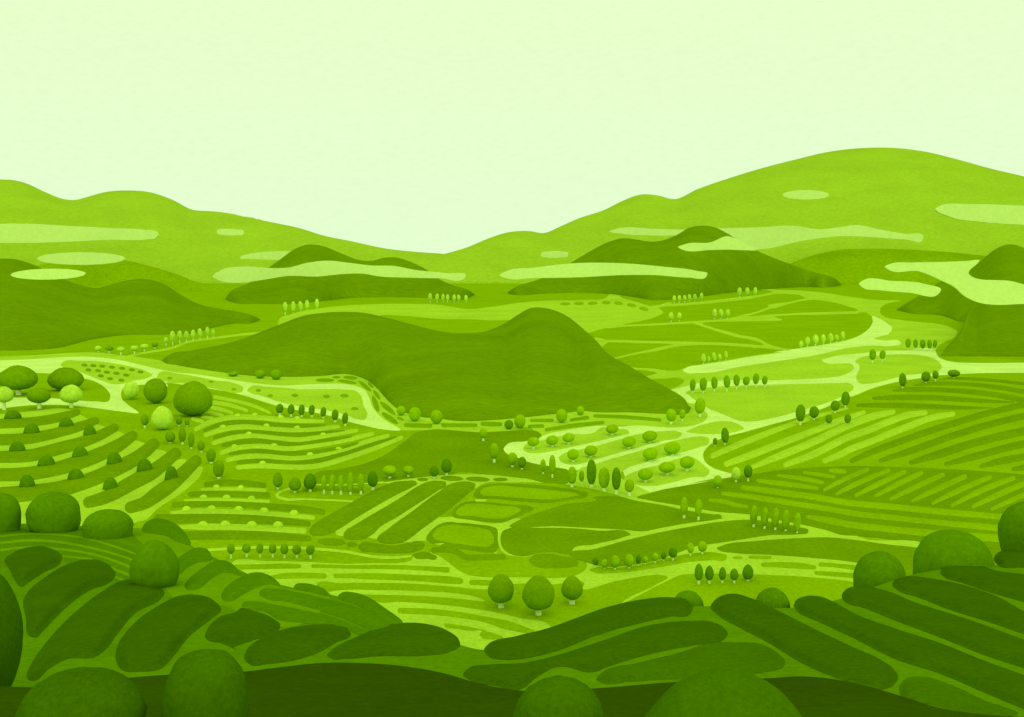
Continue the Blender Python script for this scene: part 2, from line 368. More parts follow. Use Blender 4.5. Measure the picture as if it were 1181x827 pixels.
# light ground of the middle valley
sheet('meadow', 'b1 490,462 600,450 750,430 900,412 1050,398 1181,397 b2 200,633 500,660 800,688 870,600 b6 300,700 420,755 800,740 b7 800,100 c6 400,300 900,400 c5 0,600 480,680 px 1110,640 1110,700 1000,720 800,740 600,765 540,765 460,745 400,720 300,690 270,680 b5 400,172 650,160 900,165 1181,178 b4 400,352 640,342 678,330 690,298 800,290 795,215 640,210 500,200 385,178 300,170 160,148 b1 300,720 600,520 640,470', mat(T2L, 550), 6)
sheet('field', 'b6 325,785 400,762 500,740 800,682 960,652 c3 400,690 600,660 900,640 c4 0,752 250,758 600,770 1000,795 1181,810 px 1260,551 1260,660 1060,650 c5 480,692 300,665 0,635 c6 900,515 780,480 650,450 400,400 300,380 0,350 b7 900,165 700,130 500,95 440,78', mat(T4, 520), 8)
sheet('field', 'b3 45,332 140,250 280,140 340,105 500,97 750,100 950,118 1181,165 b7 330,75 200,100 b3 1000,242 850,277 700,317 620,345 560,340 500,352 440,372 250,352 120,330', mT3, 8)
sheet('field', 'b4 780,215 860,225 1181,245 b3 430,580 445,525 460,560 500,590 560,600 650,600 700,580 850,570 940,575 940,600 1040,640 1045,670 1000,715 900,742 700,745 550,742 370,742 220,720 150,680 100,640 b4 860,300 810,280', mT3, 8)
D = mat(T4, 520)
sheet('field', 'b3 525,385 600,345 750,290 900,245 1100,210 b7 150,90 330,75 420,100 600,130 800,172 950,195 1015,205 1022,220 980,230 800,254 600,289 480,311 350,300 200,292 0,282 b3 850,395', D, 10)
sheet('field', 'b3 455,480 470,430 520,408 700,405 950,409 b7 200,308 380,318 397,330 350,350 150,400 0,440 b3 940,570 800,570 700,580 650,595 560,595 500,570 465,530', D, 10)
sheet('field', 'b7 -20,470 150,432 400,364 600,318 800,281 1000,247 c6 260,410 450,430 600,460 665,485 660,498 600,508 400,515 200,545 0,575 b7 880,405 700,465 600,500 400,540 200,550 100,525 0,490', D, 10)
sheet('field', 'c6 38,605 80,585 300,555 600,535 800,530 1000,550 1181,575 px 1060,632 1110,645 1110,670 1050,665 c6 980,700 700,670 400,648 150,635 60,620', D, 10)
ringm, innm = mat(T4, 500), mat(T3L, 500)
sheet('field', 'b3 270,190 285,155 340,115 420,105 600,108 850,130 1000,155 1052,175 1045,190 950,210 800,235 600,228 400,208 290,203', ringm, 10)
sheet('field', 'b3 315,170 335,140 390,125 600,130 850,155 960,168 992,182 940,195 820,212 600,205 420,190 340,185', innm, 12)
sheet('field', 'b3 120,320 130,290 190,240 250,225 400,235 550,250 660,260 685,275 640,300 540,345 470,370 380,365 200,345 140,335', ringm, 10)
sheet('field', 'b3 150,310 170,275 220,245 280,240 450,255 560,265 598,283 570,305 480,340 400,345 250,325 170,320', innm, 12)
sheet('field', 'b4 775,190 785,160 820,120 870,85 930,70 1000,76 b3 200,372 300,383 400,398 432,412 438,440 437,480 440,540 426,568 380,573 300,566 200,552 50,522 b4 900,215 800,212', ringm, 10)
sheet('field', 'b4 820,165 835,130 865,105 900,97 b3 130,384 220,392 320,408 385,430 408,460 412,500 380,531 300,532 200,520 60,497 b4 835,188', innm, 12)
sheet('field', 's:b4 w40 825,262 1000,280 b3 200,595 350,607 475,603', ringm, 10)
sheet('field', 'b3 650,630 670,600 760,582 880,600 980,630 987,655 930,675 820,680 700,670', ringm, 10)
sheet('path', 's:b3 w18 292,219 352,219', mP, 11)
# ground round the three big trees
sheet('field', 'b4 30,500 200,487 400,485 700,492 1000,515 1181,530 px 593,673.5 635,674 673,675.5 b7 75,685 300,650 500,615 600,608 650,622 560,680 330,805 px 700,725 640,745 d1 450,412 320,378 150,342 b4 1000,648 700,620 560,615 480,622 400,600 100,545 30,530', mat(T3, 480), 8)
sheet('path', 's:b4 w16 130,553 w24 200,548 w32 400,550 700,557 1000,577 w24 1120,595 w8 1168,607', mP, 10)
sheet('field', 'd2 60,315 100,298 200,245 275,208 340,180 400,177 700,180 900,190 1120,213 px 1060,690 1000,725 900,730 750,720 700,715', mat(T3, 480), 8)
sheet('path', 's:b5 w20 240,85 380,76 600,67 800,69 1000,80 b4 236,275 400,305 560,314 w14 672,303', mP, 8)
sheet('path', 's:a7 w16 905,200 840,225 w22 820,245 860,265 w14 1000,270 b1 236,572 300,575 400,582', mP, 8)
sheet('path', 's:b1 w10 150,467 300,468 480,460 w16 600,452', mP, 8)
sheet('path', 's:b7 w12 440,88 460,86', mP, 7)
# terrace ground on the left
sheet('meadow', 'px -90,482 a4 0,163 250,140 440,126 480,135 540,165 590,190 640,225 700,245 760,270 835,292 880,330 975,357 1040,395 1135,428 a5 60,480 205,478 200,520 320,530 310,565 200,680 a7 0,345 a6 1000,230 905,270 905,300 560,300 100,300 px -90,612', mat(T2, 600), 2)
# right-hand field
sheet('field', 'c3 1060,165 900,235 700,305 500,360 340,405 240,430 160,460 100,500 65,550 75,600 120,640 200,670 262,685 400,692 600,662 900,642 c4 0,754 250,760 600,772 1000,797 1181,812 px 1260,553 1260,431 c4 1181,120 900,122 750,128 600,138 450,160 300,185 150,225 0,282', mat(T3, 650), 6)

# ------------------------------------------------------------------ planted rows on the valley floor
beds('crop_row', 'crop row', 'dark crop rows of the left terrace', 'long dark rows on the curved left terrace', 'top',
 ['s:a4 w66 -350,228 0,228 200,218 w62 400,186 w46 528,150', 's:a4 w78 -350,338 0,338 200,327 w70 400,287 w64 550,245 w52 652,208',
  's:a4 w82 -350,455 0,455 w86 200,446 400,398 w76 600,340 w68 700,298 w60 782,255', 's:a4 w90 -350,577 0,577 w94 200,568 350,543 w102 550,486 w96 700,428 w90 800,380 w70 905,308',
  's:a4 w112 -350,716 0,716 200,700 w110 400,674 w102 600,616 800,530 w92 950,448 w76 1050,362', 's:a4 w78 600,765 w88 700,736 w102 900,630 1050,548 a5 w92 50,500 w78 135,428',
  's:a6 w80 885,150 w88 980,120 a5 w104 0,712 w100 100,642 w92 190,560 w78 275,478'], mat(T4, 600, 'flat'), 4, rim=5)
beds('crop_row', 'crop row', 'light crop rows of the wavy terrace', 'light rows on the wavy terrace beneath the cypresses', 'top',
 ['s:a5 w30 270,268 w36 350,225 500,187 700,187 900,205 w20 1140,212', 's:a5 w30 335,308 w36 450,268 600,250 800,265 1000,272 b1 150,88 w24 300,70',
  's:a5 w30 390,362 w36 500,328 650,308 850,330 980,338 b1 200,133 w26 420,98', 's:a5 w30 440,428 w36 550,395 700,382 900,400 b1 60,210 200,190 400,150 w28 530,120',
  's:a5 w30 485,476 w36 600,454 750,452 930,466 b1 150,270 350,225 500,172 w28 635,133', 's:a5 w30 555,527 w36 700,516 900,524 b1 50,348 150,340 350,285 550,215 w28 728,146'], mat(T2, 650), 5, rim=2.4)
beds('crop_row', 'crop row', 'dark crop rows of the wavy terrace', 'thin dark rows between the light wavy terrace rows', 'top',
 ['s:a5 w18 330,273 w30 450,230 600,218 800,236 1000,246 w14 1150,240', 's:a5 w24 400,320 w33 550,287 700,285 900,302 b1 150,118 w15 340,102',
  's:a5 w24 458,375 w33 600,350 800,352 960,368 b1 150,175 300,158 w15 480,132', 's:a5 w24 505,432 w33 650,412 850,425 980,430 b1 236,232 400,200 w18 590,150', 's:a5 w24 560,490 w33 700,480 900,490 b1 100,310 300,262 550,185 w15 690,143'], mat(T4, 650), 5, rim=2)
beds('crop_row', 'crop row', 'short light crop rows beside the round tree', 'short light rows right of the big round dark tree', 'top',
 ['s:a2 w24 400,520 550,548 680,585 w18 775,628', 's:a2 w28 395,556 500,573 w20 618,612', 's:a2 w28 385,592 450,607 w20 518,628', 's:a2 w26 368,627 w22 450,642', 's:a2 w24 315,651 w20 385,662', 's:a2 w26 248,668 w28 315,685'], mat(T2, 700), 3, rim=2.2)
beds('crop_row', 'crop row', 'dark rows of the small terrace', 'dark rows on the small banded terrace left of centre', 'top',
 ['s:a7 w34 340,170 w42 450,158 600,160 w34 738,176', 's:a7 w38 235,236 350,232 550,236 w40 760,243', 's:a7 w40 125,308 250,302 500,302 w46 800,322 1000,338 w40 1135,356',
  's:a7 w62 10,402 150,404 400,402 700,408 w48 900,422 w40 1035,437', 's:a7 w60 130,518 400,515 700,517 w50 900,526 w36 1040,537'], mat(T4, 560), 4, rim=3.5)
beds('crop_row', 'crop row', 'light rows of the small terrace', 'light rows between dark bands on the small terrace', 'top',
 ['s:a7 w16 310,205 w22 450,200 600,202 745,210', 's:a7 w14 195,277 w22 400,272 600,278 765,286', 's:a7 w20 105,362 w34 250,352 500,355 700,367 900,380 w30 1070,396', 's:a7 w24 155,460 w42 300,458 500,460 700,467 850,476 w38 1010,486'], mat(T2, 560), 3, rim=2.5)
beds('crop_row', 'crop row', 'broad slanting dark crop rows in the centre', 'broad dark slanting rows in the centre of the valley', 'left',
 ['b1 100,785 120,745 160,715 300,635 480,535 600,475 680,447 760,440 825,445 835,458 800,482 700,532 520,632 400,705 290,775 230,803 160,812 110,805',
  'b1 345,780 400,745 560,650 720,555 850,470 910,445 980,440 1030,450 1033,468 980,505 840,595 700,685 560,775 b4 430,140 385,172 340,188 280,190 230,182 212,162',
  'b4 440,190 445,175 500,130 590,62 672,5 b1 900,570 1000,500 1050,465 1090,452 b3 160,95 255,95 285,108 280,135 240,170 140,255 40,330 b4 760,110 690,165 640,200 580,215 500,216 455,205'], mat(T4, 560), 9, rim=4)
beds('crop_row', 'crop row', 'light green crop rows in the lower middle', 'mid green rows on light ground above the near hillside', 'top',
 ['s:b5 w34 380,202 600,198 800,194 w28 858,195', 's:b5 w24 948,194 1100,196 b4 236,376 w30 500,377 750,386 w38 920,398', 's:b5 w10 590,283 w38 750,262 900,258 w34 1030,262',
  's:b5 w30 1102,260 b4 200,437 w42 400,441 700,452 1000,472 w40 1010,473', 's:b4 w36 1085,483 b3 300,778 w40 385,782', 's:b4 w40 600,675 800,682 1000,703 1181,735 d1 250,408 w20 370,440', 's:b4 w28 912,775 1050,795 1181,822 d1 150,445 w14 230,465'], mat(T3, 480), 9, rim=3)
beds('shrub_bed', 'shrub bed', 'dark oval beds along the central path', 'dark oval beds on the path above the plots', 'left',
 ['e:b1 871,431,76,24', 'e:b1 1070,424,158,34,2', 'e:b3 301,75,164,34,3', 'e:b3 455,77,98,26'], mat(T4, 650), 9, rim=3)
beds('shrub_bed', 'shrub bed', 'dark beds under the slanting rows', 'dark beds strung below the broad slanting rows', 'left',
 ['e:b4 132,205,192,48,3', 'e:b4 270,222,72,34', 'b4 310,235 340,212 430,215 550,230 650,215 720,200 768,222 755,248 700,270 560,283 420,275 330,260', 'b4 685,300 720,280 770,272 820,290 852,312 845,322 780,322 700,315'], mat(T4, 500), 9, rim=4)
tag(mound('shrub_bed', 's:b1 w34 65,497 200,490 350,496 w26 460,512', mat(T4, 620), 7, rim=3), 'low dark bed under the five slender cypress trees', 'shrub bed')
beds('crop_row', 'crop row', 'green rows beside the lower right path', 'green strips on light ground by the lower right trees', 'left',
 ['b7 115,572 150,560 300,560 500,530 700,480 850,458 1000,460 1055,480 1050,500 950,508 800,520 600,555 400,585 250,597 150,592', 'e:c6 182,669,70,20', 's:c6 w24 268,664 w24 400,667',
  's:c6 w30 355,716 w38 500,718 650,728 w28 705,735', 's:c6 w28 745,714 850,722 w34 1000,738', 's:c6 w26 715,772 w32 850,781 1000,792'], mat(T3, 450), 9, rim=3)
beds('crop_row', 'crop row', 'long green rows on the dark right field', 'long green rows crossing the dark right field', 'top',
 ['s:c6 w24 812,74 w34 865,78 w26 912,82', 's:c6 w20 635,88 w26 740,103 w22 838,120', 's:c6 w20 455,108 w30 600,126 700,143 w22 762,158', 's:c6 w24 318,144 w34 450,160 600,178 w26 722,198',
  's:c6 w30 215,190 w42 400,215 700,255 c5 0,415 300,442 600,472 w40 1030,508 1500,545', 's:c6 w26 80,230 w38 300,258 600,305 900,355 c5 0,482 300,516 600,548 w44 1010,586 1500,630',
  's:b7 w22 938,100 w30 1050,113 c6 150,305 w22 245,321', 's:c6 w24 655,390 w44 800,415 c5 0,562 300,596 w50 560,622 1010,656 1500,700'], mat(T3, 520), 10, rim=3)
beds('crop_row', 'crop row', 'slanting green rows on the dark right field', 'short slanting green rows on the dark right field', 'left',
 ['s:c6 w22 772,207 w34 900,138 c5 w28 115,188', 's:c6 w22 855,235 w36 990,165 c5 w26 258,192', 's:c5 w26 37,363 w38 200,280 w28 368,202', 's:c5 w22 170,367 w38 330,282 w30 482,210', 's:c5 w24 275,386 w38 450,302 w32 628,222',
  's:c5 w22 420,400 w40 600,315 w34 778,234', 's:c5 w24 560,416 w40 760,318 w32 950,237', 's:c5 w24 692,430 w42 900,325 w34 1108,245', 's:c5 w26 835,438 w42 1000,360 w40 1181,285 1330,240', 's:c5 w24 965,455 w38 1181,360 1330,310', 's:c5 w22 1072,467 1181,420 1330,370'], mat(T3, 560), 10, rim=3)
beds('crop_row', 'crop row', 'light rows on the right hand slope', 'wide light slanting rows on the right hand field', 'left',
 ['s:c3 w36 128,566 w42 250,512 450,432 w34 650,357 w28 850,292 w12 1050,241', 's:c3 w40 222,622 w50 400,556 600,478 w44 800,402 1000,325 w30 1160,268', 's:c3 w30 400,642 w50 600,560 800,478 c4 0,470 150,415 w34 290,385',
  's:c3 w36 625,626 w48 800,562 c4 0,550 112,512 250,455 w44 400,404 w34 510,390', 's:c3 w34 890,600 w46 1000,556 c4 0,638 112,596 250,540 400,480 w44 550,425 w34 698,399'], mat(T2, 680), 8, rim=3.5)
beds('crop_row', 'crop row', 'dark rows at the top of the right hand field', 'thin dark rows along the top of the right field', 'top',
 ['s:c4 w8 605,162 w18 750,157 w22 950,168 1181,192 1500,225', 's:c4 w10 432,203 w26 600,191 800,196 w32 1000,217 1181,245 1500,290', 's:c4 w14 292,240 w34 400,233 600,233 800,247 w38 1000,270 1181,305 1500,350',
  's:c4 w20 155,291 w36 300,286 600,290 w30 850,306 w10 1110,319', 's:c4 w22 48,340 w34 200,339 500,345 w26 750,355 w8 962,357'], mat(T4, 850), 8, rim=2.5)
beds('crop_row', 'crop row', 'dark rows low on the right hand field', 'broad dark rows at the right edge of the valley', 'left',
 ['s:c4 w34 10,716 w42 150,655 w46 400,562 700,462 w44 1000,375 1181,335 1500,280', 's:c4 w32 205,715 w46 400,652 700,545 1000,455 1181,412 1500,350', 's:c4 w32 412,729 w54 600,672 850,592 w58 1181,515 1500,450',
  's:c4 w28 650,740 w46 800,700 w50 1000,645 1181,600 1500,540', 's:c4 w28 890,755 w46 1000,724 w50 1181,690 1500,640', 's:c4 w26 1108,775 w40 1181,762 1500,720'], mat(T4, 650), 8, rim=3.5)
beds('shrub_bed', 'shrub bed', 'far oval shrub beds on the light meadow', 'small oval beds on the far light meadow', 'left',
 ['e:d5 87,150,88,26', 'e:d5 205,147,84,28', 'e:d5 322,146,84,28,-4', 'e:d5 436,141,76,30', 'e:d5 543,146,78,30,8', 'e:d5 652,163,80,32,12', 'e:d5 757,193,82,32,14'], mat(T3, 2600), 3, rim=2)
dots = [(575,302),(635,305),(697,309),(762,316),(832,324),(898,334),(957,348),(603,334),(668,339),(727,350),(793,358),(860,370),(687,375),(749,394),(826,405)]
rowsd = [('upper', 7), ('middle', 5), ('lower', 3)]
k = 0
for nm, n in rowsd:
    for i in range(n):
        x, y = dots[k]; k += 1
        o = mound('shrub', 'e:a1 %d,%d,42,21,5' % (x, y), mat((104,160,2), 1100), 8, rim=2)
        where = 'leftmost' if i == 0 else 'rightmost' if i == n-1 else ORD[i] + ' from left'
        tag(o, '%s of the small oval shrubs in %s line on left meadow' % (where, nm), 'shrub', 'small shrubs on the left meadow')
beds('shrub', 'shrub', 'small shrubs on the roadside meadows', 'sparse small shrubs on meadows above the wavy terrace', 'left',
 ['e:a2 93,390,36,18', 'e:a2 375,415,36,14', 'e:a2 530,467,36,16', 'e:a2 697,475,38,20', 'e:a2 777,510,38,20', 'e:a2 945,508,48,24', 'e:a3 215,515,46,24', 'e:a3 338,510,58,26', 'e:a3 408,598,52,22'], mat((115,172,4), 1000), 8, rim=2)
beds('shrub_bed', 'shrub bed', 'oval beds round the bend of the meadow', 'oval beds curving round the foot of the big hill', 'left',
 ['e:a3 205,405,128,26', 'e:a3 283,385,58,18', 'e:a3 357,416,132,24,8', 'e:a3 377,388,98,26,4', 'e:a3 478,445,112,26,40', 'e:a3 515,437,52,20,48', 'e:a3 550,565,118,34,70', 'e:a3 558,505,76,24,55', 'e:a3 632,595,138,34,40', 'e:a3 648,664,136,36,35', 'e:a3 718,667,52,20,20'], mat((112,168,2), 950), 4, rim=2)
beds('hedge', 'hedge', 'low hedges at the foot of the big hill', 'low hedges on the meadow strip under the big hill', 'left',
 ['s:a3 w28 755,710 w32 850,714 w28 925,716', 's:a3 w28 1010,712 b2 w26 170,298', 's:b2 w28 215,288 w32 275,290 w26 338,291', 's:b2 w22 535,305 w24 625,303', 's:b2 w22 548,265 w24 690,265', 's:b2 w22 648,330 w28 800,305 w24 1035,280', 's:b2 w22 820,262 w26 930,246', 's:b6 w22 35,234 w26 250,243 w22 480,262'], mat((112,168,2), 850), 4, rim=2)

# ------------------------------------------------------------------ near hillside and knoll
def near_sheet(name, top, m, surf, bottom, drop):
    tx, ty = curve_xy(top); xs = np.arange(tx[0], tx[-1], 4.0); ts = np.interp(xs, tx, ty); V = []; NR = 14
    for x, t in zip(xs, ts):
        P = hit(surf, x, t)
        V += [P+Vector((0, drop*.9, -drop*1.6)), P+Vector((0, drop*.35, -drop*.35)), P+Vector((0, drop*.1, -drop*.05))]
        for j in range(NR+1):
            V.append(hit(surf, x, t+(bottom-t)*(j/NR)**1.5))
    S = NR+4; Fc = [(i*S+j, i*S+j+1, (i+1)*S+j+1, (i+1)*S+j) for i in range(len(xs)-1) for j in range(S-1)]
    c = V[S//2].copy(); c.z = 0
    o = link(name, [v-c for v in V], Fc, m); o.location = c; o['kind'] = 'structure'
    return o
near_sheet('hillside', 'px -400,610 -40,606 0,607 30,603.7 93,606.6 153,609 190,613 225,632 262,650 300,668 339,678 390,688 430,702 463,720 500,735 531,744 558,749.6 596,742 632,733 698,710 736,702 774,700 798,699.5 820,699 870,700 911,701 961,693 1000,680 1043,665 1100,655 1145,652 1181,652 1260,652 1600,655', mat((86,140,0), 180, 'flat', stretch=2), SLOPE, 900, 40)
near_sheet('knoll', 'px -500,800 18,792 40,792.8 137,782.6 195.6,778 282,774.5 323.5,769.4 366.7,764.8 422.6,764.8 463,768 514,777 545,786 576,793 606,797 645,797 685,794 723,791 761,787.7 830,784 890,782 923.5,780 957,782.6 993,789.7 1038.5,802.4 1084,816.4 1135,824 1181,827 1700,840', mat(T7, 95, 'flat', stretch=3), KNOLL, 1900, 14)
sheet('meadow', 'px 150,610 185,614 210,625 240,643 275,663 322,676 345,681 380,690 372,702 340,722 310,722 262,700 200,690 192,680 200,655 180,640', mat((100,154,0), 220), 1, SLOPE)
sheet('field', 'px -90,608 a6 0,298 100,296 200,303 500,308 560,323 700,368 800,388 930,442 890,630 870,652 700,620 450,520 425,480 0,560 px -90,655', mat((80,132,0), 260), 2, SLOPE)
ml = mat((102,156,0), 260)
for s in ('s:a6 w13 -400,355 0,345 200,328 400,335 560,355 750,405 920,465', 's:a6 w16 -400,400 0,390 200,373 400,385 600,420 750,457 905,507', 's:a6 w16 -400,450 0,440 120,425 200,420 400,433 600,462 750,502 890,557',
          's:a6 w14 415,480 500,488 620,500', 's:a6 w18 740,555 885,612', 's:a6 w16 780,620 855,650'):
    sheet('path', s, ml, 4, SLOPE)
mD, mM = mat(T6, 170, 'flat', stretch=1.4), mat(T5, 200, 'flat', stretch=1.4)
def lump(label, spec, m, group, rim=14, fac=.5, lv=4):
    o = mound('hedge', spec, m, lv, SLOPE, rim, fac, spacing=3.2); tag(o, label, 'hedge', group)
gl, gr, gu = 'dark broad hedges on the near left hillside', 'dark long hedges on the near right hillside', 'green hedges on the shoulder of the near hillside'
lump('topmost broad dark hedge on the left hillside, below the striped plot', 'c7 20,115 60,80 130,55 200,52 250,70 284,100 275,125 200,170 130,215 95,237 70,210 45,160', mD, gl)
lump('second broad dark hedge from the top on the left hillside', 'c7 108,290 125,260 200,195 300,135 400,110 460,118 510,150 527,180 515,200 400,255 300,330 200,430 160,467 130,455 118,380', mD, gl)
lump('longest dark slanting hedge on the left hillside', 'c7 122,640 140,590 200,500 330,360 450,265 560,205 640,197 710,225 747,265 730,290 620,350 540,440 480,520 440,550 300,565 220,610 160,660 130,658', mD, gl)
lump('dark slanting hedge just above the tall rounded front tree', 'c7 525,560 535,500 600,410 720,320 800,280 880,270 960,290 1005,340 960,380 860,460 780,560 735,605 640,620 550,610', mD, gl)
lump('short dark hedge right of the slanting hedges, above two flat ones', 'c7 930,460 940,430 1000,370 1080,342 c8 60,338 130,345 210,375 249,410 240,435 120,480 40,518 c7 1070,520 1000,490 940,475', mD, gl)
lump('flat dark hedge with pointed right end, left of the dome hedge', 'c8 85,560 95,525 180,460 300,420 400,407 500,410 560,430 570,450 500,490 420,535 330,565 200,585 110,588', mD, gl, 10)
lump('dark dome shaped hedge at the bottom centre of the valley view', 'c8 462,545 480,525 600,460 720,410 820,398 920,405 1010,435 1060,475 1067,500 1020,530 900,548 700,550 550,562 480,560', mD, gl, 10)
lump('small arched green hedge right of the pale oval tree', 'c7 805,115 850,75 910,56 945,68 962,112 900,125 850,150 815,180', mM, gu, 6)
lump('second arched green hedge stepping down the left shoulder', 'b5 75,330 90,300 180,220 280,160 350,156 420,195 453,258 400,245 340,240 260,280 180,345 130,358 85,350', mM, gu, 7)
lump('third and largest arched green hedge on the left shoulder', 'b5 325,400 340,360 420,290 530,240 600,238 680,273 728,325 660,318 580,335 480,385 380,435 340,428', mM, gu, 7)
lump('small green hedge poking over the ridge of the left shoulder', 'b5 818,338 835,316 880,310 960,323 1030,353 1072,397 1000,388 900,362', mM, gu, 4)
lump('green hedge curving down to the dark dome shaped hedge', 'c8 508,282 525,263 580,260 640,278 720,328 803,400 750,404 660,350 580,310 530,296', mM, gu, 4)
lump('long green hedge strip along the left shoulder ridge', 'c8 152,265 170,245 210,243 320,258 450,288 570,320 680,365 755,408 690,434 560,385 400,335 260,300 190,292', mM, gu, 7)
lump('long green hedge strip below the ridge strip of the shoulder', 'c8 72,325 85,303 130,300 220,315 350,340 480,370 580,410 650,438 590,450 560,425 400,405 300,395 240,385 190,355 110,338', mM, gu, 6)
lump('green bank on the edge of the hillside beside the oval tree', 'a6 962,302 985,260 1060,223 a7 60,408 120,430 200,500 238,580 150,562 60,518 0,508 a6 1100,330', mM, gu, 8)
lump('topmost dark hedge on the right hillside, forming its left skyline', 'd1 150,520 165,500 300,458 440,423 560,380 700,330 850,295 1000,283 1070,295 1099,325 1085,360 1000,370 870,398 650,460 500,520 350,558 250,567 170,550', mD, gr, 12)
lump('second dark hedge down on the middle of the right hillside', 'd1 55,635 80,605 180,588 330,580 500,540 700,475 900,410 1080,390 d2 480,395 530,420 549,450 530,475 400,500 200,540 0,600 d1 650,622 600,620 540,602 480,600 400,640 310,703 200,685 90,660', mD, gr, 12)
lump('dark green hedge behind the broad cone shaped front tree', 'd1 660,655 680,630 850,580 1050,530 d2 450,495 600,487 700,495 780,540 809,575 800,600 760,615 700,625 500,650 d1 950,657 800,667 700,675', mat(T6L, 150, stretch=1.4), gr, 12)
lump('long dark hedge left of the two parallel ones, rounded at both ends', 'd2 470,325 485,300 530,272 580,266 650,285 800,355 950,430 1120,510 d3 540,572 590,610 610,645 590,680 540,702 400,672 200,595 d2 712,478 600,420 500,360', mD, gr, 13)
lump('long dark hedge starting right of the round low bush', 'd2 845,330 855,300 900,278 960,278 1060,320 d3 400,350 600,425 800,490 1000,570 1181,635 1500,740 1500,900 1181,790 1000,715 800,630 600,565 400,465 250,395 150,345 133,325', mD, gr, 13)
lump('third long dark hedge up on the right slope', 'd3 352,280 375,245 420,233 520,243 700,310 850,358 1000,408 1181,475 1500,580 1500,720 1181,605 1000,545 800,465 600,390 450,330 365,300', mD, gr, 12)
lump('fourth long dark hedge in front of two round trees', 'd3 583,225 600,198 660,188 780,200 900,225 1050,275 1181,345 1500,460 1500,560 1181,450 1000,388 850,342 700,283 610,252', mD, gr, 11)
lump('fifth dark hedge overlapping the biggest round tree', 'd3 802,175 815,145 870,127 960,130 1050,160 1181,178 1500,260 1500,400 1181,305 1000,252 900,217 820,192', mD, gr, 10)
lump('uppermost dark hedge at the right edge under the cropped tree', 'd3 1042,110 1060,82 1110,65 1181,58 1500,70 1500,190 1181,148 1060,135', mD, gr, 9)
lump('lowest green hedge in the bottom right corner', 'd3 615,690 640,655 720,643 850,680 1000,750 1150,815 1110,824 900,802 760,770 620,730', mat(T6L, 150, stretch=1.4), gr, 10)

# ------------------------------------------------------------------ trees
def crown_mesh(shape, m, det=3, rough=.035, seed=0):
    import bmesh
    bm = bmesh.new(); bmesh.ops.create_icosphere(bm, subdivisions=det, radius=1)
    for v in bm.verts:
        p = v.co.copy()
        n = noise.noise(p*1.7+Vector((seed*7.3, 2, 5)))*rough*1.6 + noise.noise(p*5+Vector((seed*3.1, 9, 1)))*rough*.6
        q = p*(1+n)
        if shape == 'egg':
            f = 1 + .13*(-q.z) - .10*max(0, q.z)**2; q.x *= f; q.y *= f
        elif shape == 'cone':
            f = 1 - .22*q.z; q.x *= f; q.y *= f
        elif shape == 'dome':
            q.z = max(q.z, 0)
        elif shape == 'bell':
            if q.z < 0:
                f = (1-min(-q.z, .97)**2)**-.38; q.x *= f; q.y *= f
        elif shape == 'block':
            f = (1-min(abs(q.z), .98)**2)**-.13 ; q.x *= f*.95; q.y *= f*.95
        v.co = q
    me = bpy.data.meshes.new('crown'); bm.to_mesh(me); bm.free(); me.materials.append(m)
    me.polygons.foreach_set('use_smooth', [True]*len(me.polygons))
    return me
def trunk_mesh(m):
    n = 10; V = []; Fc = []
    for z, r in ((0,1.15),(.12,1.0),(.5,.92),(1,.8)):
        V += [(r*math.cos(2*math.pi*i/n), r*math.sin(2*math.pi*i/n), z) for i in range(n)]
    for k in range(3):
        Fc += [(k*n+i, k*n+(i+1)%n, (k+1)*n+(i+1)%n, (k+1)*n+i) for i in range(n)]
    Fc += [tuple(range(n))[::-1], tuple(range(3*n, 4*n))]
    me = bpy.data.meshes.new('trunk'); me.from_pydata(V, [], Fc); me.materials.append(m)
    me.polygons.foreach_set('use_smooth', [len(p.vertices) == 4 for p in me.polygons])
    return me
TM = trunk_mesh(mat(TRUNK, 700, 'vert', amp=.03))
CROWN = {}
COLS = dict(P=(158,210,44), Q=(150,202,38), M=(124,178,0), D=(101,151,0), O=(104,160,0), K=(78,130,0), J=(60,104,0), X=(88,140,0), L=(57,100,0), Y=(78,130,0))
def crown_for(col, shape, dist, seed, det):
    key = (col, shape, dist, seed, det)
    if key not in CROWN:
        CROWN[key] = crown_mesh(shape, mat(COLS[col], dist, 'dome', amp=.13, trans=.12), det, .03, seed)
    return CROWN[key]
def plant(name, label, cat, group, t, cx, cy, w, h, base, col, shape='oval', surf=VALLEY, tilt=None, trunk=.22, det=3, dist=None):
    ox, oy, k = TILES[t]
    px, cyp, bp = ox+cx/k, oy+cy/k, oy+base/k; w /= k; h /= k
    B = hit(surf, px, bp); s = B.y/F
    d = dist or (2500 if B.y > 2000 else 1000 if B.y > 850 else 600 if B.y > 400 else 250 if B.y > 150 else 90)
    seed = random.randrange(4)
    me = crown_for(col, shape, d, seed, det)
    a = math.radians(random.uniform(-5, 5) if tilt is None else tilt)
    slim = trunk > 0
    if slim:
        root = bpy.data.objects.new(name, None); COL.objects.link(root); root.location = B; root.empty_display_size = 2
        c = bpy.data.objects.new('crown', me); COL.objects.link(c); c.parent = root
        c.location = (0, 0, (bp-cyp)*s); tr = bpy.data.objects.new('trunk', TM); COL.objects.link(tr); tr.parent = root
        tw = max(w*trunk, 1.1)*s/2; tr.scale = (tw, tw, (bp-cyp)*s)
    else:
        c = root = bpy.data.objects.new(name, me); COL.objects.link(c); c.location = B + Vector((0, 0, (bp-cyp)*s))
    c.scale = (w/2*s, w/2*s*.9, h/2*s); c.rotation_euler = (0, a, 0)
    if not slim: c.rotation_euler = (0, a, 0)
    return tag(root, label, cat, group)
